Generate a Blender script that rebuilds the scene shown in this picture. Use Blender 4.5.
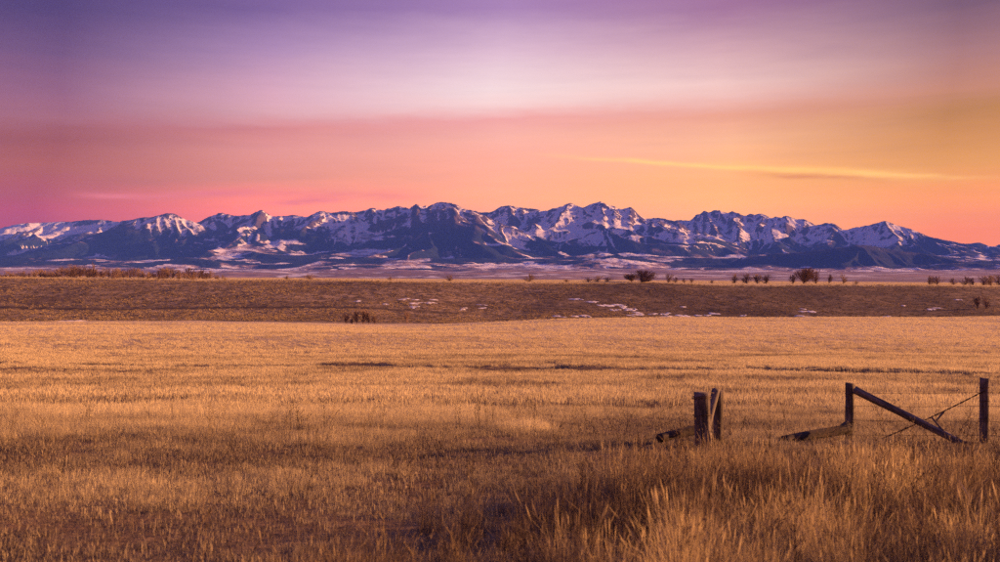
import bpy, bmesh, math, random
import numpy as np
from mathutils import Vector

R = math.radians
for o in list(bpy.data.objects):
    bpy.data.objects.remove(o)
scene = bpy.context.scene
COL = scene.collection
rng = np.random.default_rng(7)
random.seed(7)

# ------------------------------------------------------------------ camera
# photograph coordinates (1000 x 562): focal length FPX pixels, eye level at row HOR
FPX, HOR = 976.0, 277.5
CZ = 26.0                                   # eye height above the valley floor, metres
cam_d = bpy.data.cameras.new('camera')
cam = bpy.data.objects.new('camera', cam_d); COL.objects.link(cam)
cam.location = (0, 0, CZ); cam.rotation_euler = (R(90), 0, 0)
cam_d.sensor_width = 36.0; cam_d.lens = 36.0 * FPX / 1000.0
cam_d.shift_y = -(281.0 - HOR) / 1000.0
cam_d.clip_start = 0.1; cam_d.clip_end = 200000.0
cam_d.dof.use_dof = True; cam_d.dof.focus_distance = 60.0
cam_d.dof.aperture_fstop = 2.2
scene.camera = cam

# ------------------------------------------------------------------ light
SUN_AZ, SUN_EL = 80.0, 11.0                  # degrees right of the view axis (+Y), above the horizon
SUN_STRENGTH, SUN_COL = 5.0, (1.0, 0.43, 0.155)
NISHITA = 0.05
EXPOSURE = 1.75
HAZE_DENSITY, HAZE_COL = 2.9e-5, (0.07, 0.19, 1.0)

# ------------------------------------------------------------------ node helpers
def srgb(r, g, b):
    f = lambda c: (c / 12.92) if c <= 0.04045 else ((c + 0.055) / 1.055) ** 2.4
    return (f(r / 255.), f(g / 255.), f(b / 255.), 1.0)

class NT:
    """small wrapper that writes node trees as expressions"""
    def __init__(s, tree): s.t = tree; s.n = tree.nodes; s.l = tree.links
    def node(s, typ, **kw):
        nd = s.n.new(typ)
        for k, v in kw.items(): setattr(nd, k, v)
        return nd
    def put(s, sock, v):
        if isinstance(v, bpy.types.NodeSocket): s.l.new(v, sock)
        else: sock.default_value = v
    def m(s, op, a, b=None, c=None, clamp=False):
        nd = s.node('ShaderNodeMath', operation=op, use_clamp=clamp)
        s.put(nd.inputs[0], a)
        if b is not None: s.put(nd.inputs[1], b)
        if c is not None: s.put(nd.inputs[2], c)
        return nd.outputs[0]
    def rng(s, v, a, b, c=0.0, d=1.0, kind='SMOOTHSTEP'):
        nd = s.node('ShaderNodeMapRange', interpolation_type=kind)
        s.put(nd.inputs['Value'], v); s.put(nd.inputs['From Min'], a); s.put(nd.inputs['From Max'], b)
        s.put(nd.inputs['To Min'], c); s.put(nd.inputs['To Max'], d)
        return nd.outputs['Result']
    def mix(s, f, a, b, mode='MIX'):
        nd = s.node('ShaderNodeMix', data_type='RGBA', blend_type=mode)
        s.put(nd.inputs[0], f); s.put(nd.inputs[6], a); s.put(nd.inputs[7], b)
        return nd.outputs[2]
    def noise(s, vec, scale, detail=4, rough=0.55, dist=0.0):
        nd = s.node('ShaderNodeTexNoise')
        s.put(nd.inputs['Vector'], vec); s.put(nd.inputs['Scale'], scale)
        s.put(nd.inputs['Detail'], detail); s.put(nd.inputs['Roughness'], rough); s.put(nd.inputs['Distortion'], dist)
        return nd.outputs['Fac']
    def mapping(s, vec, scale=(1, 1, 1), loc=(0, 0, 0), rot=(0, 0, 0)):
        nd = s.node('ShaderNodeMapping')
        s.put(nd.inputs['Vector'], vec)
        nd.inputs['Scale'].default_value = scale; nd.inputs['Location'].default_value = loc; nd.inputs['Rotation'].default_value = rot
        return nd.outputs[0]
    def attr(s, name, typ='GEOMETRY'):
        return s.node('ShaderNodeAttribute', attribute_name=name, attribute_type=typ)
    def ramp(s, fac, stops, interp='LINEAR'):
        nd = s.node('ShaderNodeValToRGB'); cr = nd.color_ramp; cr.interpolation = interp
        while len(cr.elements) < len(stops): cr.elements.new(0.5)
        for e, (p, c) in zip(cr.elements, stops): e.position = p; e.color = c
        s.put(nd.inputs[0], fac)
        return nd.outputs[0]

def new_mat(name):
    mt = bpy.data.materials.new(name); mt.use_nodes = True
    mt.node_tree.nodes.clear()
    nt = NT(mt.node_tree)
    out = nt.node('ShaderNodeOutputMaterial')
    return mt, nt, out

# ------------------------------------------------------------------ world: twilight sky
world = bpy.data.worlds.new('World'); scene.world = world; world.use_nodes = True
world.node_tree.nodes.clear()
world.cycles.sampling_method = 'MANUAL'; world.cycles.sample_map_resolution = 512
w = NT(world.node_tree)
wout = w.node('ShaderNodeOutputWorld')
tc = w.node('ShaderNodeTexCoord')
sep = w.node('ShaderNodeSeparateXYZ'); w.l.new(tc.outputs['Generated'], sep.inputs[0])
DEG = 180 / math.pi
el = w.m('MULTIPLY', w.m('ARCSINE', sep.outputs[2]), DEG)
az = w.m('MULTIPLY', w.m('ARCTAN2', sep.outputs[0], sep.outputs[1]), DEG)
azc = w.m('MINIMUM', w.m('MAXIMUM', az, -45.0), 45.0)
dirv = tc.outputs['Generated']
wob = w.m('SUBTRACT', w.noise(w.mapping(dirv, (9, 9, 60)), 1.0, 5, 0.55), 0.5)
wob2 = w.m('SUBTRACT', w.noise(w.mapping(dirv, (40, 40, 160), (3, 1, 5)), 1.0, 4, 0.6), 0.5)
# the cloud deck's lower edge climbs gently to the right
elw = w.m('ADD', w.m('SUBTRACT', el, w.m('MULTIPLY', azc, 0.030)),
          w.m('ADD', w.m('MULTIPLY', wob, 0.9), w.m('MULTIPLY', wob2, 0.35)))
def E(y): return math.degrees(math.atan((HOR - y) / FPX)) / 90.0
fac = w.m('DIVIDE', elw, 90.0)
# radiance of the evening sky by height (photograph rows, top to bottom) at the left, middle and right of the view
ROWS = {'left': (7, 51, 96, 119, 136, 166, 191, 213), 'midleft': (7, 51, 96, 113, 129, 151, 179, 209), 'mid': (7, 51, 91, 105, 120, 136, 171, 201),
        'midright': (7, 51, 86, 101, 115, 141, 181, 207), 'right': (7, 51, 91, 109, 131, 166, 206, 231)}
SKYTAB = {
 'left': [(0.0832, 0.0321, 0.1458), (0.1951, 0.0746, 0.1827), (0.3885, 0.1234, 0.1884), (0.477, 0.1384, 0.1483), (0.4385, 0.0792, 0.0312), (0.6138, 0.1099, 0.004), (0.7031, 0.0769, 0.004), (0.919, 0.0497, 0.004)],
 'midleft': [(0.231, 0.116, 0.3218), (0.5009, 0.2786, 0.4839), (0.9239, 0.4804, 0.5525), (0.9443, 0.4726, 0.4701), (0.8851, 0.2746, 0.2252), (1.0814, 0.3781, 0.2588), (1.1594, 0.3582, 0.168), (2.3172, 0.4291, 0.1335)],
 'mid': [(0.4602, 0.2457, 0.4946), (0.8852, 0.5806, 0.6968), (1.1697, 0.8787, 0.8394), (1.2058, 0.7983, 0.7266), (1.1784, 0.479, 0.3966), (1.2912, 0.5817, 0.4055), (1.5656, 0.5855, 0.2863), (1.9103, 0.6864, 0.1948)],
 'midright': [(0.4133, 0.1722, 0.3171), (0.8091, 0.4553, 0.4757), (1.138, 0.7157, 0.6163), (1.111, 0.5848, 0.4614), (1.0899, 0.447, 0.2385), (1.3624, 0.6437, 0.2818), (1.6969, 0.699, 0.1158), (2.1783, 0.821, 0.1154)],
 'right': [(0.2175, 0.0923, 0.1377), (0.4657, 0.1986, 0.172), (0.7091, 0.2712, 0.1099), (0.644, 0.2426, 0.0062), (0.8329, 0.311, 0.004), (1.1878, 0.4561, 0.004), (1.9827, 0.5539, 0.004), (2.0867, 0.4532, 0.004)]}
AZS = {'left': -24.7, 'midleft': -13.0, 'mid': 0.0, 'midright': 13.0, 'right': 24.7}
def sky_ramp(key):
    st = [((math.degrees(math.atan((HOR - y) / FPX * math.cos(R(AZS[key])))) - .030 * AZS[key]) / 90., c) for y, c in zip(ROWS[key], SKYTAB[key])]
    st = [(0.0, st[-1][1])] + st[::-1]
    top = tuple(.5 * a + .5 * b for a, b in zip(st[-1][1], srgb(98, 94, 170)))
    st += [(32 / 90., top), (1.0, srgb(88, 98, 184)[:3])]
    return w.ramp(fac, [(p, (c[0] / 4, c[1] / 4, c[2] / 4, 1)) for p, c in st])
azc = w.m('ADD', azc, w.m('MULTIPLY', w.m('SUBTRACT', w.noise(w.mapping(dirv, (3, 3, 9), (5, 2, 8)), 1.0, 3, .5), .5), 5.0))
keys = list(AZS); skyc = sky_ramp(keys[0])
for ka, kb in zip(keys[:-1], keys[1:]):
    skyc = w.mix(w.rng(azc, AZS[ka], AZS[kb], 0, 1, 'LINEAR'), skyc, sky_ramp(kb))
SKY_GAIN = 2.0 ** -EXPOSURE
skyc = w.mix(1.0, skyc, (4, 4, 4, 1), 'MULTIPLY')
# fine horizontal streaks in the high cloud
stre = w.noise(w.mapping(dirv, (7, 7, 110), (1, 7, 2), (0, R(1.2), 0)), 1.0, 8, 0.66, .3)
skyc = w.mix(1.0, skyc, w.ramp(w.rng(stre, 0.25, 0.75, 0, 1, 'LINEAR'), [(0, (0.955, 0.955, 0.96, 1)), (1, (1.04, 1.04, 1.03, 1))]), 'MULTIPLY')
# thin bright cloud on the right
def streak(az0, az1, y0, y1, wd, fade, nz=0.5, zs=120):
    ea, eb = (math.degrees(math.atan((HOR - yy_) / FPX * math.cos(R(aa)))) for yy_, aa in ((y0, az0), (y1, az1)))
    line = w.m('ADD', w.m('MULTIPLY', w.m('SUBTRACT', az, az0), (eb - ea) / (az1 - az0)), ea)
    n = w.m('SUBTRACT', w.noise(w.mapping(dirv, (14, 14, zs), (y0, az0, 1)), 1.0, 5, 0.6), 0.5)
    d = w.m('ADD', w.m('SUBTRACT', el, line), w.m('MULTIPLY', n, nz))
    g = w.m('POWER', 2.718, w.m('MULTIPLY', w.m('POWER', w.m('ABSOLUTE', w.m('DIVIDE', d, wd)), 2.0), -1.0))
    ends = w.m('MULTIPLY', w.rng(az, az0 - fade, az0 + fade), w.rng(az, az1 + fade, az1 - fade))
    br = w.rng(w.noise(w.mapping(dirv, (30, 30, 200), (az1, 4, y1)), 1.0, 4, 0.6), 0.3, 0.6)
    return w.m('MULTIPLY', w.m('MULTIPLY', g, ends), w.m('ADD', w.m('MULTIPLY', br, 0.5), 0.5))
def azd(px): return math.degrees(math.atan((px - 500) / FPX))
skyc = w.mix(w.m('MULTIPLY', streak(azd(590), azd(950), 158, 177, 0.13, 5.0, .45, 60), 0.75), skyc, (1.8, .95, .18, 1))
skyc = w.mix(w.m('MULTIPLY', streak(azd(740), azd(915), 168, 176.5, 0.30, 4.0, .7, 70), 0.65), skyc, (1.75, .86, .10, 1))
skyc = w.mix(w.m('MULTIPLY', streak(azd(760), azd(880), 174.5, 179.5, 0.17, 2.5, .45, 70), .9), skyc, (1.2, .38, .012, 1))
for a0, a1, y0, y1, wd, k in ((88, 140, 195, 197, .16, 1.), (150, 240, 196, 193, .17, 1.), (275, 335, 202, 200, .2, .9), (230, 420, 192, 196, .3, .45)):
    skyc = w.mix(w.m('MULTIPLY', streak(azd(a0), azd(a1), y0, y1, wd, 1.6), k), skyc, (1.35, .27, .20, 1))
skyc = w.mix(1.0, skyc, (SKY_GAIN, SKY_GAIN, SKY_GAIN, 1), 'MULTIPLY')
nis = w.node('ShaderNodeTexSky', sky_type='NISHITA')
nis.sun_disc = False; nis.sun_elevation = R(SUN_EL); nis.sun_rotation = R(SUN_AZ)
bg = w.node('ShaderNodeBackground'); w.l.new(skyc, bg.inputs[0]); bg.inputs[1].default_value = 1.0
bg2 = w.node('ShaderNodeBackground'); w.l.new(nis.outputs[0], bg2.inputs[0]); bg2.inputs[1].default_value = NISHITA * 0.05
ad = w.node('ShaderNodeAddShader'); w.l.new(bg.outputs[0], ad.inputs[0]); w.l.new(bg2.outputs[0], ad.inputs[1])
w.l.new(ad.outputs[0], wout.inputs[0])

# sun lamp, low over the range to the right
sd = bpy.data.lights.new('sun', 'SUN'); sd.energy = SUN_STRENGTH; sd.color = SUN_COL; sd.angle = R(0.6)
sun = bpy.data.objects.new('sun', sd); COL.objects.link(sun)
sv = Vector((math.sin(R(SUN_AZ)) * math.cos(R(SUN_EL)), math.cos(R(SUN_AZ)) * math.cos(R(SUN_EL)), math.sin(R(SUN_EL))))
sun.rotation_euler = sv.to_track_quat('Z', 'Y').to_euler()
sun.location = (60, 0, 60)

vs = scene.view_settings
vs.view_transform = 'Standard'; vs.look = 'None'; vs.exposure = EXPOSURE; vs.gamma = 1.0; vs.use_curve_mapping = False
scene.cycles.use_denoising = False             # the fine grain of a dusk exposure stays
scene.cycles.max_bounces = 5; scene.cycles.diffuse_bounces = 3; scene.cycles.transmission_bounces = 3
scene.cycles.transparent_max_bounces = 6; scene.cycles.volume_bounces = 2

# ------------------------------------------------------------------ numpy noise
def lattice(seed, n=256): return np.random.default_rng(seed).random((n, n))
LAT = [lattice(100 + i) for i in range(8)]
def vnoise(x, y, k=0):
    L = LAT[k % 8]; n = 256
    x = np.asarray(x, float) + 17.3 * k; y = np.asarray(y, float) - 31.7 * k
    xi = np.floor(x).astype(int); yi = np.floor(y).astype(int)
    fx = x - xi; fy = y - yi
    fx = fx * fx * fx * (fx * (fx * 6 - 15) + 10); fy = fy * fy * fy * (fy * (fy * 6 - 15) + 10)
    a = L[yi % n, xi % n]; b = L[yi % n, (xi + 1) % n]; c = L[(yi + 1) % n, xi % n]; d = L[(yi + 1) % n, (xi + 1) % n]
    return (a * (1 - fx) + b * fx) * (1 - fy) + (c * (1 - fx) + d * fx) * fy
def fbm(x, y, oct=5, k=0, gain=0.5, ridged=False):
    s = 0; amp = 1.0; tot = 0
    for i in range(oct):
        v = vnoise(x, y, k + i)
        if ridged: v = 1 - np.abs(2 * v - 1)
        s = s + amp * v; tot += amp; amp *= gain; x = x * 2.03 + 5.1; y = y * 2.03 + 1.7
    return s / tot
def sstep(x, a, b):
    t = np.clip((np.asarray(x, float) - a) / (b - a), 0, 1); return t * t * (3 - 2 * t)

# ------------------------------------------------------------------ ground profile (relative to the eye)
def zy(y, d): return -(y - HOR) / FPX * d        # height seen at row y at distance d
D_NEAR = [-60, 0, 4, 8, 12, 17, 22, 30, 45, 60, 80, 110, 150, 200, 250, 300, 335]
Z_NEAR = [-1.3, -1.7, -1.95, -2.4, -2.72, -3.0, -3.45, -4.2, -5.5, -6.6, -7.9, -9.4, -10.8, -12.1, -13.1, -13.7, -13.95]
DL = [335, 352, 390, 399, 402, 440, 490, 494, 540, 600, 640, 670]
ZL = [zy(321.3, 335), -15.6, -18.6, -18.8, zy(321.2, 402), -17.2, zy(310.0, 490), zy(308.2, 494), -11.6, -5.3, -2.2, -1.1]
DR = [335, 360, 400, 440, 470, 500, 540, 580, 620, 650, 670]
ZR = [zy(318.2, 335), -15.6, -19.0, -20.0, -19.6, -18.0, -14.4, -10.2, -6.6, -5.0, -4.6]
def terrain(x, y):
    """ground height relative to the eye"""
    x = np.asarray(x, float); y = np.asarray(y, float)
    px = 500 + FPX * x / np.maximum(y, 1.0)
    zn = np.interp(y, D_NEAR, Z_NEAR)
    s = sstep(px + 30 * (vnoise(y / 40, x * 0 + 3.3) - .5), 330, 520)
    wob = 14 * (vnoise(x / 70, x * 0 + 9.1, 2) - .5) * sstep(y, 380, 430)
    yy = y + wob
    top = 0.0075 * np.clip(x, -1500, 1500)
    zl = np.interp(yy, DL, ZL) ; zr = np.interp(yy, DR, ZR)
    zf = zl * (1 - s) + zr * s
    tilt = sstep(y, 520, 660)
    plat_l, plat_r = -1.1, -4.6
    zf = zf + tilt * ((-3.0 - top) - (plat_l * (1 - s) + plat_r * s))
    zc = zy(np.interp(px, [0, 300, 400, 470, 560, 680, 1000], [321.2, 322.6, 325.6, 323.2, 320.2, 318.4, 317.4]), 335)
    z = np.where(y < 335, zn + sstep(y, 180, 335) * (zc - Z_NEAR[-1]), zf + (zc - (ZL[0] * (1 - s) + ZR[0] * s)) * (1 - sstep(y, 335, 392)))
    # far plain: falls behind the plateau, then rises towards the mountains
    far = np.interp(y, [670, 900, 1300, 2000, 3500, 6000, 9000, 12500, 16000, 40000, 80000],
                    [0, 0.4, 0.5, -16, -42, -28, 15, 80, 120, 120, 120])
    z = z + np.where(y > 670, far, 0) - np.where(y > 900, sstep(y, 900, 3000) * (-3.0 - top), 0)
    z = z + sstep(y, 2500, 6000) * 30 * (fbm(x / 1500, y / 1300, 5, 3) - .5) * (1 + sstep(y, 6500, 11000) * 4.2 * sstep(px, 900, 620))
    # relief
    z = z + 0.16 * (fbm(x / 3.0, y / 3.0, 3, 1) - .5) * sstep(y, 300, 150)
    z = z + 2.0 * (fbm(x / 80, y / 60, 4, 2, .45) - .5) * sstep(y, 40, 140) * sstep(y, 1500, 600)
    hill = sstep(y, 430, 500) * sstep(y, 690, 620)
    z = z + hill * (2.2 * (fbm(x / 55, y / 110, 4, 4, .55) - .5) + 2.4 * (fbm(x / 95 + y / 160, y / 120, 4, 1, .5) - .5))
    # shallow furrow across the field 
    fd = y - furrow_d(x)
    z = z - 0.25 * np.exp(-((fd + .8) / 1.2) ** 2) + (0.08 + .24 * sstep(vnoise(x / 7, x * 0, 3), .3, .8)) * sstep(fd, 0, 2.2) * sstep(fd, 30, 3)
    return z
def furrow_d(x): return 88 - 0.35 * np.asarray(x, float) + 9 * (fbm(np.asarray(x, float) / 22, np.asarray(x, float) * 0 + .5, 3, 6) - .5)
def tall_zone(x, y):
    x = np.asarray(x, float); y = np.asarray(y, float)
    jit = 1.6 * (vnoise(x / 1.3, y / 1.3, 5) - .5) + 1.2 * (vnoise(x / 4, y / 4, 7) - .5)
    e = x - (-0.75 + (y - 8.3) * 0.47) + jit
    return sstep(e, -0.5, 0.9) * sstep(y + jit, 16.4, 13.4)
def T(x, y): return terrain(x, y) + CZ
def ray_ground(px, py, d0, d1):
    """first point on the ground along the line of sight between two distances"""
    d = np.linspace(d0, d1, 4000); xs = (px - 500) / FPX * d; zr = zy(py, d)
    hit = np.nonzero(terrain(xs, d) >= zr)[0]
    k = hit[0] if len(hit) else len(d) - 1
    return xs[k], d[k]

# ------------------------------------------------------------------ mesh helpers
def grid_mesh(name, X, Y, Z):
    ny, nx = X.shape
    me = bpy.data.meshes.new(name)
    co = np.stack([X, Y, Z], -1).reshape(-1, 3).astype(np.float32)
    i = np.arange(ny * nx).reshape(ny, nx)
    q = np.stack([i[:-1, :-1], i[:-1, 1:], i[1:, 1:], i[1:, :-1]], -1).reshape(-1, 4).astype(np.int32)
    me.vertices.add(len(co)); me.vertices.foreach_set('co', co.ravel())
    me.loops.add(q.size); me.loops.foreach_set('vertex_index', q.ravel())
    me.polygons.add(len(q)); me.polygons.foreach_set('loop_start', np.arange(0, q.size, 4, dtype=np.int32))
    me.polygons.foreach_set('use_smooth', np.ones(len(q), bool))
    me.update(calc_edges=True)
    return me
def set_attr(me, name, arr, typ='FLOAT'):
    a = me.attributes.new(name, typ, 'POINT')
    key = 'vector' if typ == 'FLOAT_VECTOR' else 'value'
    arr = np.asarray(arr)
    a.data.foreach_set(key, arr.ravel().astype(np.int32 if typ == 'INT' else np.float32))
def link(name, me, mat=None, parent=None, **props):
    o = bpy.data.objects.new(name, me); COL.objects.link(o)
    if mat is not None and me is not None and not me.materials: me.materials.append(mat)
    if parent is not None: o.parent = parent
    for k, v in props.items(): o[k] = v
    return o
def empty(name, loc, **props):
    o = bpy.data.objects.new(name, None); COL.objects.link(o); o.location = loc
    o.empty_display_size = 0.2
    for k, v in props.items(): o[k] = v
    return o

def tube(V, F, a, b, ra, rb, n=3):
    a, b = Vector(a), Vector(b); ax = (b - a).normalized(); u = ax.orthogonal().normalized(); v = ax.cross(u); k = len(V)
    for c, r in ((a, ra), (b, rb)):
        for i in range(n):
            t = 2 * math.pi * i / n; V.append(tuple(c + (u * math.cos(t) + v * math.sin(t)) * r))
    for i in range(n): F.append((k + i, k + (i + 1) % n, k + n + (i + 1) % n, k + n + i))

# ------------------------------------------------------------------ ground sheet
rows = list(np.arange(-45, 6, 1.5)) + list(np.arange(6, 40, 0.35))
d = 40.0
while d < 900: rows.append(d); d *= 1.0085
while d < 25200: rows.append(d); d *= 1.035
rows = np.array(rows)
uu = np.linspace(-1, 1, 441); uu = 0.75 * uu + 0.25 * uu ** 3
Yg = np.repeat(rows[:, None], len(uu), 1)
Xg = uu[None, :] * (45 + 0.66 * np.maximum(rows, 0))[:, None]
Zg = T(Xg, Yg)
gm = grid_mesh('ground', Xg, Yg, Zg)
pxg = 500 + FPX * Xg / np.maximum(Yg, 1)
hillm = sstep(Yg + 10 * (fbm(Xg / 30, Yg / 30, 3, 3) - .5), 392, 404) * sstep(Yg + 16 * (fbm(Xg / 40, Yg / 40, 3, 2) - .5), 668, 645)
# on the right the brown draw starts just behind the crest of the golden field
hillm = np.maximum(hillm, sstep(Yg, 350, 362) * sstep(pxg, 400, 480) * sstep(Yg, 660, 640))
farm = sstep(Yg, 1700, 3200)
bare = np.exp(-((Yg - furrow_d(Xg)) / 1.1) ** 2) * sstep(fbm(Xg / 6, Yg / 6, 3, 2), .30, .50) * .85
bank = np.exp(-((Yg + 0 - 401) / 2.0) ** 2) * sstep(pxg, 520, 380) + np.exp(-((Yg - 489) / 5.5) ** 2) * sstep(pxg, 520, 440)
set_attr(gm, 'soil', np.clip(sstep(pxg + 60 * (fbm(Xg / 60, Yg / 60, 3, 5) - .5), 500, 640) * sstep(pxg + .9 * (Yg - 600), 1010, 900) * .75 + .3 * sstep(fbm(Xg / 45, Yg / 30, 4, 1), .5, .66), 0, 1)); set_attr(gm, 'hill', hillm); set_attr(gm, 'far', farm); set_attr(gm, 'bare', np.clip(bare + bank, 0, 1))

gmat, g, gout = new_mat('ground_soil_and_stubble')
tcg = g.node('ShaderNodeTexCoord'); P = tcg.outputs['Object']
sp = g.node('ShaderNodeSeparateXYZ'); g.l.new(P, sp.inputs[0])
n_big = g.noise(g.mapping(P, (.03, .05, .03)), 1, 5, .6)
n_mid = g.noise(g.mapping(P, (.35, .35, .35)), 1, 5, .6)
n_row = g.noise(g.mapping(P, (.012, .22, .1)), 1, 6, .65)
n_fine = g.noise(P, 6.0, 6, .65)
soil = g.mix(g.rng(n_fine, .3, .7), (.035, .022, .017, 1), (.12, .075, .05, 1))
straw = g.mix(g.rng(n_fine, .3, .7), (.25, .18, .11, 1), (.46, .35, .20, 1))
straw = g.mix(g.rng(n_row, .45, .7, 0, .55), straw, (.18, .10, .062, 1))
dist = sp.outputs[1]
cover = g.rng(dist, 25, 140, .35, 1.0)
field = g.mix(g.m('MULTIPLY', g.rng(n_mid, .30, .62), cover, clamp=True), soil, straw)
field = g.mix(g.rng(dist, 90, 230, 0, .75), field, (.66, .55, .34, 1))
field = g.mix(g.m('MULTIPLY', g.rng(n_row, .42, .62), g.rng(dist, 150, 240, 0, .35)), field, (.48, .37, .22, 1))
# brown hillside: sage, dead grass and bare soil
h1 = g.noise(g.mapping(P, (.22, .10, .3)), 1, 6, .7)
h2 = g.noise(g.mapping(P, (.02, .03, .02)), 1, 4, .6)
hillc = g.mix(g.rng(h1, .38, .64), (.10, .078, .066, 1), (.40, .30, .195, 1))
hillc = g.mix(g.rng(h2, .42, .66, 0, .6), hillc, (.10, .066, .046, 1))
n_sage = g.noise(g.mapping(P, (1.1, .55, 1)), 1, 3, .6)
hillc = g.mix(g.rng(n_sage, .56, .66, 0, .7), hillc, (.04, .030, .026, 1))
# far plain: sagebrush flats with thin snow and stubble strips
f1 = g.noise(g.mapping(P, (.0006, .0022, .001)), 1, 6, .6)
f2 = g.noise(g.mapping(P, (.0024, .0020, .006), (4, 2, 1)), 1, 7, .7)
farc = g.mix(g.rng(f1, .38, .62), (.24, .165, .145, 1), (.42, .28, .22, 1))
farc = g.mix(g.rng(f2, .44, .5, 0, .6), farc, (.13, .095, .09, 1))
farc = g.mix(g.m('MULTIPLY', g.rng(f2, .52, .60, 0, .8), g.rng(dist, 5500, 9000)), farc, (.78, .78, .82, 1))
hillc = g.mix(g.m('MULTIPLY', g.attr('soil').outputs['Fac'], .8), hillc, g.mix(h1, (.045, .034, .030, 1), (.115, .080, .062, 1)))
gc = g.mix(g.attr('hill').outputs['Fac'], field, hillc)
gc = g.mix(g.attr('far').outputs['Fac'], gc, farc)
gc = g.mix(g.m('MULTIPLY', g.attr('bare').outputs['Fac'], .8), gc, (.05, .034, .026, 1))
gb = g.node('ShaderNodeBsdfPrincipled'); g.l.new(gc, gb.inputs['Base Color']); gb.inputs['Roughness'].default_value = .95
gb.inputs['Specular IOR Level'].default_value = .1
bp = g.node('ShaderNodeBump'); bp.inputs['Strength'].default_value = .8; bp.inputs['Distance'].default_value = .12
g.l.new(g.m('ADD', n_fine, n_mid), bp.inputs['Height']); g.l.new(bp.outputs[0], gb.inputs['Normal'])
g.l.new(gb.outputs[0], gout.inputs[0])
link('ground', gm, gmat, kind='structure')

# ------------------------------------------------------------------ mountains
SKY = [(-60, 234), (0, 228), (15, 224.5), (37, 222.5), (75, 221), (100, 220), (117, 222), (125, 221), (145, 217.5), (152, 217), (166, 213.5),
       (176, 214.5), (185, 219.5), (197, 223), (210, 216), (220, 213), (235, 216), (250, 215), (261, 210), (274, 217), (292, 215), (307, 217.5),
       (320, 211), (332, 213), (345, 211), (357, 212.5), (372, 207), (382, 210), (400, 206), (410, 209), (415, 204), (422, 207), (442, 202),
       (452, 203), (465, 209), (480, 212.5), (490, 212), (500, 207.5), (509, 206), (520, 209), (527, 207.5), (542, 211), (557, 209), (571, 203),
       (582, 207.5), (600, 202.5), (610, 206), (622, 210.5), (631, 208), (639, 215), (650, 219), (662, 219), (675, 220.5), (687, 221), (695, 215),
       (705, 212.5), (716, 212), (726, 213), (740, 215), (760, 216), (780, 217.5), (800, 219), (815, 225), (832, 224), (847, 230), (862, 227),
       (882, 221), (900, 226), (915, 230), (927, 236), (950, 241), (965, 244), (980, 242.5), (992, 247), (1000, 244.5), (1040, 246), (1100, 250)]
K = 1000.
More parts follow.
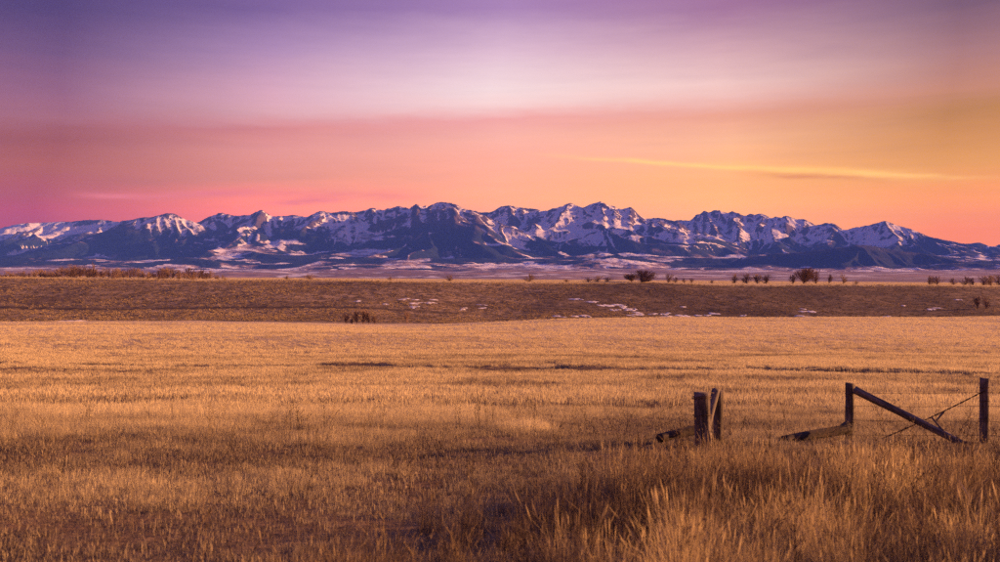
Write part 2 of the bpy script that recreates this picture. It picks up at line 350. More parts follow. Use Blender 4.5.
RIDGES = [  # (column, row, kilometres): crests and the spurs that come down from them
    [(-80, 234, 26), (0, 228, 26), (40, 222, 26), (100, 220, 26), (135, 224, 25)],
    [(120, 224, 20.5), (145, 217.5, 20), (152, 217, 20), (166, 213.5, 20), (176, 214.5, 20), (185, 219.5, 20.3), (197, 225, 21.5)],
    [(145, 217.5, 20), (100, 236, 19), (40, 252, 17.5), (-40, 264, 16.5)],
    [(176, 214.5, 20), (192, 232, 19), (208, 247, 18)], [(166, 213.5, 20), (162, 238, 18.6), (150, 262, 16.5)],
    [(197, 224, 22), (210, 216, 22), (220, 213, 22), (235, 216, 22), (250, 215, 21.5), (261, 210, 21), (274, 217, 21), (292, 215, 21),
     (307, 217.5, 21), (320, 211, 20.5), (332, 213, 20.5), (345, 211, 20.7), (357, 212.5, 22), (372, 207, 22.5), (382, 210, 22.5),
     (400, 206, 22.5), (410, 209, 22.5), (415, 204, 23), (422, 207, 22), (442, 202, 20), (452, 203, 20), (465, 209, 20), (480, 215, 20),
     (500, 223, 19.5), (530, 233, 19), (550, 246, 18)],
    [(261, 210, 21), (252, 232, 19.5), (238, 255, 17.5)], [(220, 213, 22), (228, 235, 20.3), (222, 256, 18)],
    [(345, 211, 20.6), (352, 232, 19.2), (338, 258, 17)], [(292, 215, 21), (300, 238, 19), (288, 259, 17)],
    [(372, 207, 22.5), (388, 228, 20.2), (402, 254, 17.5)], [(320, 211, 20.5), (310, 235, 19)],
    [(442, 202, 20), (424, 225, 18.8), (398, 246, 17.5)], [(442, 202, 20), (450, 230, 18.5), (456, 258, 16.5)],
    [(465, 209, 20), (482, 236, 18.6), (494, 256, 17)],
    [(480, 214, 24), (490, 212, 24), (500, 207.5, 24), (509, 206, 24), (520, 209, 24), (527, 207.5, 24), (542, 211, 24), (557, 209, 23.5),
     (571, 203, 23), (582, 207.5, 23), (600, 202.5, 23), (610, 206, 23), (622, 210.5, 22.8), (631, 208, 22.5), (639, 215, 22.5),
     (650, 219, 22), (675, 221, 21.5), (700, 231, 21), (725, 242, 20), (745, 253, 19)],
    [(571, 203, 23), (560, 222, 21), (545, 240, 19)], [(582, 207.5, 23), (590, 226, 21), (600, 247, 19)],
    [(610, 206, 23), (624, 228, 20.6), (640, 250, 18.2)], [(509, 206, 24), (515, 226, 21.5)], [(650, 219, 22), (660, 240, 20), (664, 257, 18)],
    [(662, 221, 26), (687, 221, 26), (695, 215, 26), (705, 212.5, 26), (716, 212, 26), (726, 213, 26), (740, 215, 25.5), (760, 216, 25.3),
     (780, 217.5, 25), (800, 219, 25), (815, 225, 24.5), (832, 224, 24), (847, 230, 23.5), (862, 227, 23.2), (882, 221, 23), (900, 226, 22.8),
     (915, 230, 22.5), (927, 236, 22), (950, 241, 22), (972, 248, 21.5), (1005, 256, 20.5), (1050, 264, 20)],
    [(740, 215, 25.5), (735, 236, 22.6), (748, 252, 19.5)], [(770, 217, 25), (776, 240, 22), (792, 256, 19)], [(705, 213, 26), (716, 234, 23)],
    [(882, 221, 23), (888, 244, 20.5), (880, 258, 18.5)], [(832, 224, 24), (825, 246, 21)], [(927, 236, 22), (942, 255, 19.5)],
    [(940, 252, 27), (965, 245, 27), (980, 242.5, 27), (992, 247, 27), (1003, 244.5, 27), (1060, 246, 27), (1120, 250, 27)],
    [(735, 257, 15), (800, 252, 15), (830, 248.5, 15), (857, 246, 15), (885, 248, 15), (915, 253, 15), (945, 262, 15), (968, 270, 15)],
]
def W(p):
    px, py, dk = p; dk = dk if dk < 18 else 18 + (dk - 18) * .55; dd = dk * K
    return ((px - 500) / FPX * dd, dd, (HOR - py) / FPX * dd)
NX, NY = 1240, 540
xs = np.linspace(-15200, 15200, NX); ys = np.linspace(11600, 24600, NY)
MX, MY = np.meshgrid(xs, ys)
apron = np.interp(MY, [11600, 13500, 16000, 18500, 24600], [45, 130, 290, 420, 480])
WX = MX + 300 * (fbm(MX / 1300, MY / 1300, 4, 1) - .5) * 2
WY = MY + 300 * (fbm(MX / 1300, MY / 1300, 4, 4) - .5) * 2
H = apron + 250 * (fbm(MX / 1300, MY / 1200, 6, 2, .5) - .5) * sstep(MY, 11800, 13600)
for li, line in enumerate(RIDGES):
    pts = [W(p) for p in line]; run = 977.0 * li
    soft = li == len(RIDGES) - 1 or li == 0
    for a, b in zip(pts[:-1], pts[1:]):
        dx, dy = b[0] - a[0], b[1] - a[1]
        L2 = dx * dx + dy * dy; Ls = math.sqrt(L2)
        zm = max(a[2], b[2]); reach = zm / .4 + 600
        sel = (MX > min(a[0], b[0]) - reach) & (MX < max(a[0], b[0]) + reach) & (MY > min(a[1], b[1]) - reach) & (MY < max(a[1], b[1]) + reach)
        wx, wy = WX[sel], WY[sel]
        tr = ((wx - a[0]) * dx + (wy - a[1]) * dy) / L2
        t = np.clip(tr, 0, 1)
        ex, ey = wx - a[0] - t * dx, wy - a[1] - t * dy
        dd = np.sqrt(ex ** 2 + ey ** 2)
        zz = a[2] + t * (b[2] - a[2])
        # spurs and gullies run down from the crest: the fall line is steeper in gullies
        sc = run + t * Ls + dd * .9 * np.where(t <= 0, -1, np.where(t >= 1, 1, 0)) * np.abs(np.clip(tr, -1, 2) - t) / (np.abs(tr - t) + 1e-6) * 0 + 700 * (np.arctan2(ey, ex))
        p1 = 1 - np.abs(2 * vnoise(sc / 900, dd / 3200, li) - 1); p2 = 1 - np.abs(2 * vnoise(sc / 320, dd / 1400, li + 3) - 1)
        k = (.86 - .46 * (p1 - .5) - .26 * (p2 - .5)) * (.7 if soft else 1)
        hh = zz - k * (0.74 * dd - 0.20 * dd * np.clip(dd / 3200, 0, 1))
        H[sel] = np.maximum(H[sel], hh); run += Ls
rel = np.clip((H - apron) / 800, 0, 1)
hi = sstep(H, 800, 1400)
H = H + rel * 90 * (fbm(MX / 800, MY / 800, 5, 3, .5, True) - .58) + hi * 70 * (fbm(MX / 260, MY / 260, 3, 2, .5, True) - .6) + 16 * (fbm(MX / 140, MY / 140, 3, 6) - .5) * (0.4 + rel)

def erode(H, cell, n, steps, batches, seed):
    """rain-drop erosion: carves gullies and leaves spurs"""
    r = np.random.default_rng(seed); ny, nx = H.shape
    for b in range(batches):
        x = r.uniform(1, nx - 3, n); y = r.uniform(1, ny - 3, n)
        vx = np.zeros(n); vy = np.zeros(n); sed = np.zeros(n); water = np.ones(n); sp_ = np.ones(n)
        alive = np.ones(n, bool)
        for s in range(steps):
            xi = x.astype(int); yi = y.astype(int); fx = x - xi; fy = y - yi
            h00 = H[yi, xi]; h10 = H[yi, xi + 1]; h01 = H[yi + 1, xi]; h11 = H[yi + 1, xi + 1]
            gx = (h10 - h00) * (1 - fy) + (h11 - h01) * fy; gy = (h01 - h00) * (1 - fx) + (h11 - h10) * fx
            h = h00 * (1 - fx) * (1 - fy) + h10 * fx * (1 - fy) + h01 * (1 - fx) * fy + h11 * fx * fy
            vx = vx * .15 - gx * .85; vy = vy * .15 - gy * .85
            ln = np.sqrt(vx * vx + vy * vy) + 1e-9
            x2 = np.clip(x + vx / ln, 1, nx - 3); y2 = np.clip(y + vy / ln, 1, ny - 3)
            xj = x2.astype(int); yj = y2.astype(int); gx2 = x2 - xj; gy2 = y2 - yj
            h2 = H[yj, xj] * (1 - gx2) * (1 - gy2) + H[yj, xj + 1] * gx2 * (1 - gy2) + H[yj + 1, xj] * (1 - gx2) * gy2 + H[yj + 1, xj + 1] * gx2 * gy2
            dh = h2 - h
            cap = np.maximum(-dh / cell, .01) * sp_ * water * 26.0
            dep = np.where(dh > 0, np.minimum(dh, sed), np.where(sed > cap, (sed - cap) * .12, -np.minimum((cap - sed) * .16, np.maximum(-dh, 0) * .5)))
            for oy, ox, wt in ((0, 0, (1 - fx) * (1 - fy)), (0, 1, fx * (1 - fy)), (1, 0, (1 - fx) * fy), (1, 1, fx * fy)):
                np.add.at(H, (yi + oy, xi + ox), dep * wt)
            sed = sed - dep; sp_ = np.sqrt(np.maximum(sp_ ** 2 - dh * .02, .05)).clip(0, 3); water *= .975
            x, y = x2, y2
    return H
cell = xs[1] - xs[0]
H = erode(H, cell, 26000, 38, 4, 5)
# light smoothing of single-cell spikes
Hs = (H[:-2, 1:-1] + H[2:, 1:-1] + H[1:-1, :-2] + H[1:-1, 2:]) / 4
H[1:-1, 1:-1] = .9 * H[1:-1, 1:-1] + .1 * Hs
# fit the crest line to the real one
PXM = 500 + FPX * MX / MY
tgt_x = np.array([p[0] for p in SKY], float); tgt_y = np.array([p[1] for p in SKY], float)
cols = np.arange(-110, 1111, 2)
for it in range(9):
    ang = FPX * H / MY
    bins = np.clip(np.round((PXM + 110) / 2).astype(int), 0, len(cols) - 1)
    mx = np.full(len(cols), 1e-3); np.maximum.at(mx, bins.ravel(), ang.ravel())
    tg = HOR - np.interp(cols, tgt_x, tgt_y)
    jag = np.interp(cols, [480, 500, 640, 680, 695, 800, 830, 900, 960], [.8, 1.7, 1.7, .5, 3.2, 2.8, 1.6, .8, .4], .8, .4)
    tg = tg + jag * (1 - 2.2 * np.abs(vnoise(cols / 9.0, 0.3, 1) - .5) * 2) * .8 + .5 * jag * (vnoise(cols / 3.5, .7, 2) - .5)
    r_ = np.clip(tg / mx, .6, 1.6)
    kern = np.exp(-(np.arange(-6, 7) / (5.0, 3.2, 1.6)[min(it, 2)]) ** 2); kern /= kern.sum()
    r_ = np.convolve(np.pad(r_, 6, 'edge'), kern, 'valid')
    rr = np.interp(PXM, cols, r_)
    H = np.where(H > 0, H * (1 + (rr - 1) * sstep(ang / np.interp(PXM, cols, tg), .35, .8)), H)
gyy, gxx = np.gradient(H, ys[1] - ys[0], xs[1] - xs[0])
slope = np.sqrt(gxx ** 2 + gyy ** 2)
# broad and local shape: hollows hold the snow, ribs blow bare
def blur(A, n):
    for _ in range(n):
        B = np.pad(A, 1, 'edge'); A = (B[:-2, 1:-1] + B[2:, 1:-1] + B[1:-1, :-2] + B[1:-1, 2:] + 4 * A) / 8
    return A
c1 = (blur(H, 3) - H) / 10; c2 = (blur(H, 24) - H) / 45
c1 = np.clip(c1, -1.2, 1.2); c2 = np.clip(c2, -1.2, 1.2)
nz1 = fbm(MX / 700, MY / 700, 5, 5); nz2 = fbm(MX / 2400, MY / 2000, 3, 6)
line_ = 815 - 620 * np.interp(PXM, [0, 60, 112, 150, 180, 204, 220, 240, 262, 285, 312, 345, 380, 402, 442, 482, 520, 560, 600, 640, 670, 700, 740, 770, 800, 840, 882, 910, 930, 1000], [.15, .1, -.35, .1, .2, -.1, -.45, .3, .0, -.25, -.15, .15, .0, -.1, -.4, -.35, .25, .0, .35, -.25, .05, .35, .1, .2, .1, .0, .3, .0, -.35, -.3]) + 420 * (nz2 - .5) + 420 * (nz1 - .5)
alp = sstep(H, line_ - 180, line_ + 160)
snow = alp * (.72 - .58 * sstep(slope, .68, 1.05)) + (.60 * c1 + .42 * c2) * sstep(H, line_ - 420, line_ - 60)
dome = np.exp(-(((PXM - 440) / 40) ** 2)) * sstep(MY, 19900, 19400)
snow = snow - .40 * dome * sstep(H, 1560, 1250)
# foothills: dark timber broken by snowy clearings, open sagebrush at the foot
clear = fbm(MX / 650, MY / 520, 6, 7, .58)
zone = sstep(H, 900, 520)
meadow = sstep(clear + .05 * (1 - zone), .52, .57) * sstep(zone, 0, .3) * sstep(slope, .62, .36)
frontH = sstep(PXM, 730, 780) * sstep(MY, 16200, 15400) * sstep(H, 150, 230)
meadow = meadow * (1 - .8 * frontH)
flat = sstep(H, 150 + 220 * (fbm(MX / 900, MY / 900, 4, 4) - .5), 70 + 220 * (fbm(MX / 900, MY / 900, 4, 4) - .5))
flat = np.clip(flat, 0, 1) * (1 - frontH)
patch = sstep(fbm(MX / 380, MY / 300, 6, 2, .6), .46, .56)
snow = np.clip(np.maximum(snow, np.maximum(meadow * (.35 + .65 * patch), flat * .65 * patch)), 0, 1)
open_ = np.clip(flat + meadow, 0, 1)
# drop the border under the plain so that no wall shows
edge = np.minimum.reduce([sstep(MX, -15200, -14500), sstep(MX, 15200, 14500), sstep(MY, 11600, 12600), sstep(MY, 24600, 23900)])
H2 = H * edge + (-60) * (1 - edge)
mm = grid_mesh('mountain_range', MX, MY, H2 + CZ)
set_attr(mm, 'snow', snow); set_attr(mm, 'open', open_); set_attr(mm, 'high', sstep(H, 760 + 300 * (nz1 - .5), 1060 + 300 * (nz1 - .5)))

mmat, q, qout = new_mat('forest_rock_and_snow')
tq = q.node('ShaderNodeTexCoord'); PQ = tq.outputs['Object']
k1 = q.noise(PQ, .011, 6, .7); k2 = q.noise(q.mapping(PQ, (.004, .004, .012)), 1, 6, .65)
rock = q.mix(q.rng(k1, .3, .7), (.045, .036, .038, 1), (.13, .095, .09, 1))
forest = q.mix(q.rng(k1, .35, .65), (.007, .016, .040, 1), (.018, .034, .065, 1))  # dark timber, its colour tinted blue to carry part of the air's haze
sage = q.mix(q.rng(k2, .35, .65), (.20, .14, .135, 1), (.38, .27, .24, 1))
base = q.mix(q.attr('high').outputs['Fac'], forest, rock)
base = q.mix(q.attr('open').outputs['Fac'], base, sage)
sn = q.m('ADD', q.attr('snow').outputs['Fac'], q.m('MULTIPLY', q.m('SUBTRACT', k1, .5), 1.0))
sn = q.m('ADD', sn, q.m('MULTIPLY', q.m('SUBTRACT', k2, .5), .5))
sf = q.rng(sn, .30, .62)
base = q.mix(q.m('MULTIPLY', sf, .95), base, (.86, .85, .87, 1))
qb = q.node('ShaderNodeBsdfPrincipled'); q.l.new(base, qb.inputs['Base Color']); qb.inputs['Roughness'].default_value = .9
qb.inputs['Specular IOR Level'].default_value = .1
qbp = q.node('ShaderNodeBump'); qbp.inputs['Strength'].default_value = .6; qbp.inputs['Distance'].default_value = 25
q.l.new(k1, qbp.inputs['Height']); q.l.new(qbp.outputs[0], qb.inputs['Normal'])
q.l.new(qb.outputs[0], qout.inputs[0])
link('mountain_range', mm, mmat, kind='structure')

# ------------------------------------------------------------------ haze over the plain
hb = bmesh.new()
zt, zb = float(H2.max()) + CZ + 60, float(Zg.min()) - 62
bmesh.ops.create_cube(hb, size=1)
for v in hb.verts:
    v.co = Vector((v.co.x * 2 * 18500, -300 + (v.co.y + .5) * 26200, zb + (v.co.z + .5) * (zt - zb)))
hm = bpy.data.meshes.new('haze'); hb.to_mesh(hm); hb.free()
hmat, hn, hout = new_mat('evening_haze')
pv = hn.node('ShaderNodeVolumePrincipled')
pv.inputs['Color'].default_value = (*HAZE_COL, 1); pv.inputs['Density'].default_value = HAZE_DENSITY
pv.inputs['Anisotropy'].default_value = -0.18
hn.l.new(pv.outputs[0], hout.inputs['Volume'])
link('haze', hm, hmat, kind='stuff', label='thin blue evening haze between the field and the mountains', category='haze')

# ------------------------------------------------------------------ grass
def grass_mat(name, cols, trans=.35):
    mt, n, out = new_mat(name)
    tint = n.attr('tint', 'INSTANCER').outputs['Fac']
    bl = n.attr('blade').outputs['Fac']
    c = n.ramp(n.m('ADD', n.m('MULTIPLY', tint, .6), n.m('MULTIPLY', bl, .4)), cols)
    d = n.node('ShaderNodeBsdfDiffuse'); t = n.node('ShaderNodeBsdfTranslucent'); mx = n.node('ShaderNodeMixShader')
    n.l.new(c, d.inputs[0]); n.l.new(c, t.inputs[0]); mx.inputs[0].default_value = trans
    n.l.new(d.outputs[0], mx.inputs[1]); n.l.new(t.outputs[0], mx.inputs[2]); n.l.new(mx.outputs[0], out.inputs[0])
    return mt
M_GOLD = grass_mat('dry_field_grass', [(0.05, (.10, .083, .078, 1)), (.28, (.27, .228, .17, 1)), (.55, (.48, .42, .285, 1)), (.8, (.62, .55, .37, 1)), (1, (.74, .67, .46, 1))])
M_TALL = grass_mat('tall_roadside_grass', [(0.05, (.06, .045, .043, 1)), (.3, (.20, .15, .11, 1)), (.6, (.45, .37, .215, 1)), (.85, (.64, .54, .32, 1)), (1, (.76, .68, .45, 1))])
M_SAGE = grass_mat('hillside_brush', [(0, (.06, .05, .048, 1)), (.4, (.17, .135, .10, 1)), (.7, (.38, .30, .19, 1)), (1, (.52, .43, .26, 1))], .2)

def clump(name, n, rad, h0, h1, wd, lean, mat, seed, heads=False):
    r = np.random.default_rng(seed); V = []; F = []; B = []
    for i in range(n):
        a = r.uniform(0, 2 * math.pi); rr = rad * math.sqrt(r.random()); bx, by = rr * math.cos(a), rr * math.sin(a)
        h = r.uniform(h0, h1); ln = abs(r.normal(0, lean)) * h; la = a + r.normal(0, 1.0)
        fa = r.uniform(0, math.pi); wx, wy = math.cos(fa) * wd / 2, math.sin(fa) * wd / 2
        tx, ty = math.cos(la) * ln, math.sin(la) * ln; k = len(V); droop = h - .35 * ln
        V += [(bx - wx, by - wy, -.04), (bx + wx, by + wy, -.04),
              (bx + tx * .35 + wx * .8, by + ty * .35 + wy * .8, h * .55), (bx + tx * .35 - wx * .8, by + ty * .35 - wy * .8, h * .55),
              (bx + tx, by + ty, droop)]
        F += [(k, k + 1, k + 2, k + 3), (k + 3, k + 2, k + 4)]
        b = r.random(); B += [b] * 5
        if heads and r.random() < .3:
            k = len(V); hw = wd * .8; hx, hy = math.cos(fa), math.sin(fa); hl = .07
            V += [(bx + tx * .85, by + ty * .85, droop * .93 - .02), (bx + tx + hx * hw, by + ty + hy * hw, droop + hl * .3),
                  (bx + tx * 1.1, by + ty * 1.1, droop + hl), (bx + tx - hx * hw, by + ty - hy * hw, droop + hl * .3)]
            F += [(k, k + 1, k + 2, k + 3)]; B += [min(1, b + .25)] * 4
    me = bpy.data.meshes.new(name); me.from_pydata(V, [], F); set_attr(me, 'blade', B); me.materials.append(mat)
    return bpy.data.objects.new(name, me)

def scatter(name, protos, X, Y, S, TI, label, cat, sink=0.0):
    n = len(X)
    me = bpy.data.meshes.new(name)
    me.vertices.add(n)
    me.vertices.foreach_set('co', np.stack([X, Y, T(X, Y) - sink], -1).astype(np.float32).ravel())
    r = np.random.default_rng(n)
    rot = np.stack([r.normal(0, .07, n), r.normal(0, .07, n), r.uniform(0, 6.283, n)], -1)
    set_attr(me, 'rot', rot, 'FLOAT_VECTOR'); set_attr(me, 'size', S); set_attr(me, 'tint', np.clip(TI, 0, 1)); set_attr(me, 'pick', r.integers(0, len(protos), n), 'INT')
    o = link(name, me, None, kind='stuff', label=label, category=cat)
    coll = bpy.data.collections.new(name + '_clumps')
    for p in protos: coll.objects.link(p)
    ng = bpy.data.node_groups.new(name, 'GeometryNodeTree')
    ng.interface.new_socket('Geometry', in_out='INPUT', socket_type='NodeSocketGeometry')
    ng.interface.new_socket('Geometry', in_out='OUTPUT', socket_type='NodeSocketGeometry')
    N, Lk = ng.nodes, ng.links
    gi, go = N.new('NodeGroupInput'), N.new('NodeGroupOutput')
    ci = N.new('GeometryNodeCollectionInfo'); ci.inputs['Collection'].default_value = coll
    ci.inputs['Separate Children'].default_value = True; ci.inputs['Reset Children'].default_value = True
    ip = N.new('GeometryNodeInstanceOnPoints'); ip.inputs['Pick Instance'].default_value = True
    def na(nm, dt):
        a = N.new('GeometryNodeInputNamedAttribute'); a.data_type = dt; a.inputs[0].default_value = nm; return a.outputs[0]
    Lk.new(gi.outputs[0], ip.inputs['Points']); Lk.new(ci.outputs[0], ip.inputs['Instance'])
    Lk.new(na('pick', 'INT'), ip.inputs['Instance Index'])
    er = N.new('FunctionNodeEulerToRotation'); Lk.new(na('rot', 'FLOAT_VECTOR'), er.inputs[0]); Lk.new(er.outputs[0], ip.inputs['Rotation'])
    Lk.new(na('size', 'FLOAT'), ip.inputs['Scale']); Lk.new(ip.outputs[0], go.inputs[0])
    md = o.modifiers.new('scatter', 'NODES'); md.node_group = ng
    return o
def fan(n, d0, d1, power=2.0, half=.62, pad=2.5):
    """points spread over the ground in front of the camera, even per area when power = 2"""
    u = rng.random(n); y = (d0 ** power + u * (d1 ** power - d0 ** power)) ** (1 / power)
    x = rng.uniform(-1, 1, n) * (y * half + pad)
    return x, y

# the ground beside the fallen logs is worn short
def clear_of_logs(x, y):
    px = 500 + FPX * x / np.maximum(y, 1)
    a = sstep(px, 640, 655) * sstep(px, 705, 695) * sstep(y, 15.6, 16.2) * sstep(y, 18.3, 17.8)
    b = sstep(px, 768, 785) * sstep(px, 862, 852) * sstep(y, 16.4, 17.2) * sstep(y, 19.6, 19.3)
    c = sstep(px, 890, 920) * sstep(px, 1010, 995) * sstep(y, 15.4, 16.4) * sstep(y, 18.3, 18.0) * .85
    return 1 - .9 * np.maximum(np.maximum(a, b), c)
# how thick and how pale the field grass stands
RUTS = [(595, 22.5, 60, .55), (620, 15.6, 40, .5), (520, 18.5, 50, .5), (655, 20.5, 30, .5), (400, 13.0, 80, .6), (470, 15.0, 60, .4), (370, 11.2, 90, .55), (385, 9.6, 50, .5),
        (250, 10.4, 80, .45), (120, 10.0, 90, .5), (40, 13.6, 60, .5), (180, 14.5, 50, .35), (300, 16.5, 50, .35), (560, 25.5, 50, .7), (640, 27, 40, .6), (60, 18.5, 40, .4)]
def rut_mask(x, y):
    px = 500 + FPX * x / np.maximum(y, 1); m = 0
    wob = .9 * (fbm(x / 1.6, y / 1.6, 3, 4) - .5)
    for cx, cy, wx, wy in RUTS: m = np.maximum(m, np.exp(-((px - cx) / wx) ** 4 - ((y + wob - cy) / (wy * np.interp(cy, [9, 22], [1.5, 3.2]))) ** 2))
    return m * sstep(fbm(x / .9, y / 1.1, 3, 2), .34, .48)
def field_state(x, y):
    patch = fbm(x / 2.2, y / 3.0, 4, 2); big = fbm(x / 14, y / 9, 4, 5); band = fbm(x / 60, y / 6.5, 3, 1)
    # trampled, bare ground on the track towards the gate
    tx = -1.2 + (y - 9) * .31
    rut = sstep(fbm(x / 2.6, y / .9, 4, 6), .42, .56)
    track = np.exp(-((x - tx) / (1.3 + .04 * y)) ** 2) * sstep(y, 27, 20) + .75 * np.exp(-((y - 9.6) / 2.3) ** 2) * sstep(x, 0, -2.5) + .35 * sstep(y, 14, 9) * sstep(x, 1, -1)
    track = np.clip(track, 0, 1)
    mott = fbm(x / 7, y / 10, 4, 7)
    dens = .30 - .16 * sstep(y, 20, 11) + 2.2 * (patch - .40) * sstep(y, 60, 25) + (.15 + 1.5 * (mott - .42)) * sstep(y, 22, 50) * sstep(y, 330, 150) + .8 * (big - .45) - .45 * track * rut - 1.1 * rut_mask(x, y)
    fur = np.exp(-((y - furrow_d(x) + .3) / 1.5) ** 2)
    dens = dens - 1.0 * fur * sstep(fbm(x / 6, y / 6, 3, 2), .28, .48)
    wide_ = fbm(x / 45, y / 34, 3, 3)
    pale = np.exp(-((500 + FPX * x / np.maximum(y, 1) - 527) / 22) ** 2 - ((y - 22.6) / 1.0) ** 2)
    dens = dens + .7 * pale
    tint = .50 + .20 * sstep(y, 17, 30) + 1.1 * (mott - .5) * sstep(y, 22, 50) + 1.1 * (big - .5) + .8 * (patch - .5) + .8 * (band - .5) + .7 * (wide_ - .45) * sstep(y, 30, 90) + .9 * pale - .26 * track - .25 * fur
    return np.clip(dens, 0, 1), tint
G = [clump('grass_clump', 76, .25, .06, .30, .0048, .45, M_GOLD, 20 + i) for i in range(5)]
GF = [clump('grass_clump_far', 40, .42, .08, .36, .022, .40, M_GOLD, 40 + i) for i in range(4)]
GT = [clump('grass_clump_tall', 110, .15, .12, .56, .0042, .36, M_TALL, 60 + i, True) for i in range(6)]
GS = [clump('brush_tuft', 34, .5, .12, .55, .06, .5, M_SAGE, 80 + i) for i in range(4)]

x, y = fan(24000, 6.5, 34); dn, ti = field_state(x, y); tz = tall_zone(x, y)
keep = rng.random(len(x)) < dn * (1 - .9 * tz) * 1.1 * clear_of_logs(x, y)
x, y, ti = x[keep], y[keep], ti[keep]
scatter('field_grass', G, x, y, rng.uniform(.45, 1.0, len(x)) * (.75 + .5 * sstep(ti, .2, .8)) * (.58 + .42 * sstep(y, 9, 19)), ti + rng.normal(0, .13, len(x)),
        'dry golden grass with bare dark gaps on the near field', 'grass')
# low matted stubble that covers most of the soil
x, y = fan(26000, 6.2, 34); dn, ti = field_state(x, y); keep = rng.random(len(x)) < (.42 + .6 * fbm(x / .8, y / .8, 3, 1)) * (1 - .65 * rut_mask(x, y)) * (1 - .7 * tall_zone(x, y))
x, y, ti = x[keep], y[keep], ti[keep]
GL = [clump('stubble_clump', 60, .28, .02, .10, .006, .9, M_GOLD, 120 + i) for i in range(4)]
scatter('stubble', GL, x, y, rng.uniform(.6, 1.3, len(x)), ti - .16 + rng.normal(0, .16, len(x)), 'low matted brown stubble between the taller grass tufts', 'grass')
x, y = fan(46000, 32, 130); dn, ti = field_state(x, y); keep = rng.random(len(x)) < dn * 1.2
x, y, ti = x[keep], y[keep], ti[keep]
x2, y2 = fan(60000, 125, 340, 1.6, .56); dn2, ti2 = field_state(x2, y2); keep = rng.random(len(x2)) < (dn2 * .8 + .15)
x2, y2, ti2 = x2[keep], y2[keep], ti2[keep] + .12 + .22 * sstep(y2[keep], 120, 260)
X = np.concatenate([x, x2]); Y = np.concatenate([y, y2]); TI = np.concatenate([ti, ti2])
S = np.concatenate([rng.uniform(.6, 1.1, len(x)), rng.uniform(.8, 1.3, len(x2))])
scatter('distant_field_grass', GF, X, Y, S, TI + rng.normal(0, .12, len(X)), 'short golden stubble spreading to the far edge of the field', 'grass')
# tall roadside grass
x, y = fan(15000, 6.3, 18.5, 2, .62, 3); tz = tall_zone(x, y); keep = rng.random(len(x)) < tz * (.05 + .42 * sstep(fbm(x / .8, y / .7, 3, 3), .42, .60)) * clear_of_logs(x, y)
x, y = x[keep], y[keep]; tb = fbm(x / 1.6, y / 1.6, 3, 4); tb2 = fbm(x / 4, y / 4, 2, 1)
sz = rng.uniform(.38, 1.3, len(x)) * (.5 + 1.0 * tb) * (1 - .55 * sstep(y, 11, 15.5))
scatter('tall_grass', GT, x, y, sz, .36 + 1.3 * (tb - .5) + 1.1 * (tb2 - .5) + rng.normal(0, .18, len(x)),
        'tall orange dry grass beside the road in front of the fence', 'grass')
# thin weed stalks standing out of the roadside grass and here and there in the field
def weed(name, seed):
    r = random.Random(seed); V, F = [], []
    for s in range(r.randint(2, 4)):
        p = Vector((r.gauss(0, .05), r.gauss(0, .05), -.03)); dv = Vector((r.gauss(0, .16), r.gauss(0, .16), 1)).normalized(); h = r.uniform(.4, .75)
        for k in range(5):
            q2 = p + dv * h / 5; tube(V, F, p, q2, .0045 - .0006 * k, .0039 - .0006 * k, 3); p = q2
            dv = (dv + Vector((r.gauss(0, .10), r.gauss(0, .10), 0))).normalized()
            if k > 1:
                for b in range(r.randint(1, 3)):
                    bd = (dv + Vector((r.gauss(0, .6), r.gauss(0, .6), .1))).normalized() * r.uniform(.05, .14); tube(V, F, p, p + bd, .0028, .0018, 3)
                    if r.random() < .6: tube(V, F, p + bd, p + bd * 1.18, .008, .003, 4)
    me = bpy.data.meshes.new(name); me.from_pydata(V, [], F); set_attr(me, 'blade', [r.random() * .5] * len(V)); me.materials.append(M_TALL)
    return bpy.data.objects.new(name, me)
GW = [weed('weed', 700 + i) for i in range(6)]
x, y = fan(5200, 6.5, 26, 2, .62, 3); tz = tall_zone(x, y); keep = rng.random(len(x)) < (.45 * tz + .04) * clear_of_logs(x, y)
x, y = x[keep], y[keep]
scatter('weeds', GW, x, y, rng.uniform(.55, 1.1, len(x)), rng.uniform(0, .5, len(x)), 'thin dark branching weed stalks standing above the dry grass', 'weeds')
# brush on the brown hillside
x, y = fan(52000, 400, 668, 1, .56, 0)
pxx = 500 + FPX * x / y; nn = fbm(x / 22, y / 30, 4, 6); keep = rng.random(len(x)) < (.35 + 1.2 * (nn - .35)) * (1 - .95 * np.exp(-((y - 489) / 7) ** 2) * sstep(pxx, 520, 440)) * (1 - .45 * sstep(pxx, 560, 700))
x, y, nn, pxx = x[keep], y[keep], nn[keep], pxx[keep]
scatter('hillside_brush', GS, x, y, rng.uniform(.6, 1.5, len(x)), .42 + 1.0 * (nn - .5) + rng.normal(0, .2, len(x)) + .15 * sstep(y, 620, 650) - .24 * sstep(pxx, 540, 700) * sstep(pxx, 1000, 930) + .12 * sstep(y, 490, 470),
        'low brown brush and dead grass covering the far hillside', 'brush')
x, y = fan(26000, 640, 1000, 1, .56, 0)
scatter('plateau_grass', GF, x, y, rng.uniform(1.0, 1.8, len(x)), .62 + rng.normal(0, .15, len(x)), 'pale golden grass along the top of the far bench', 'grass')

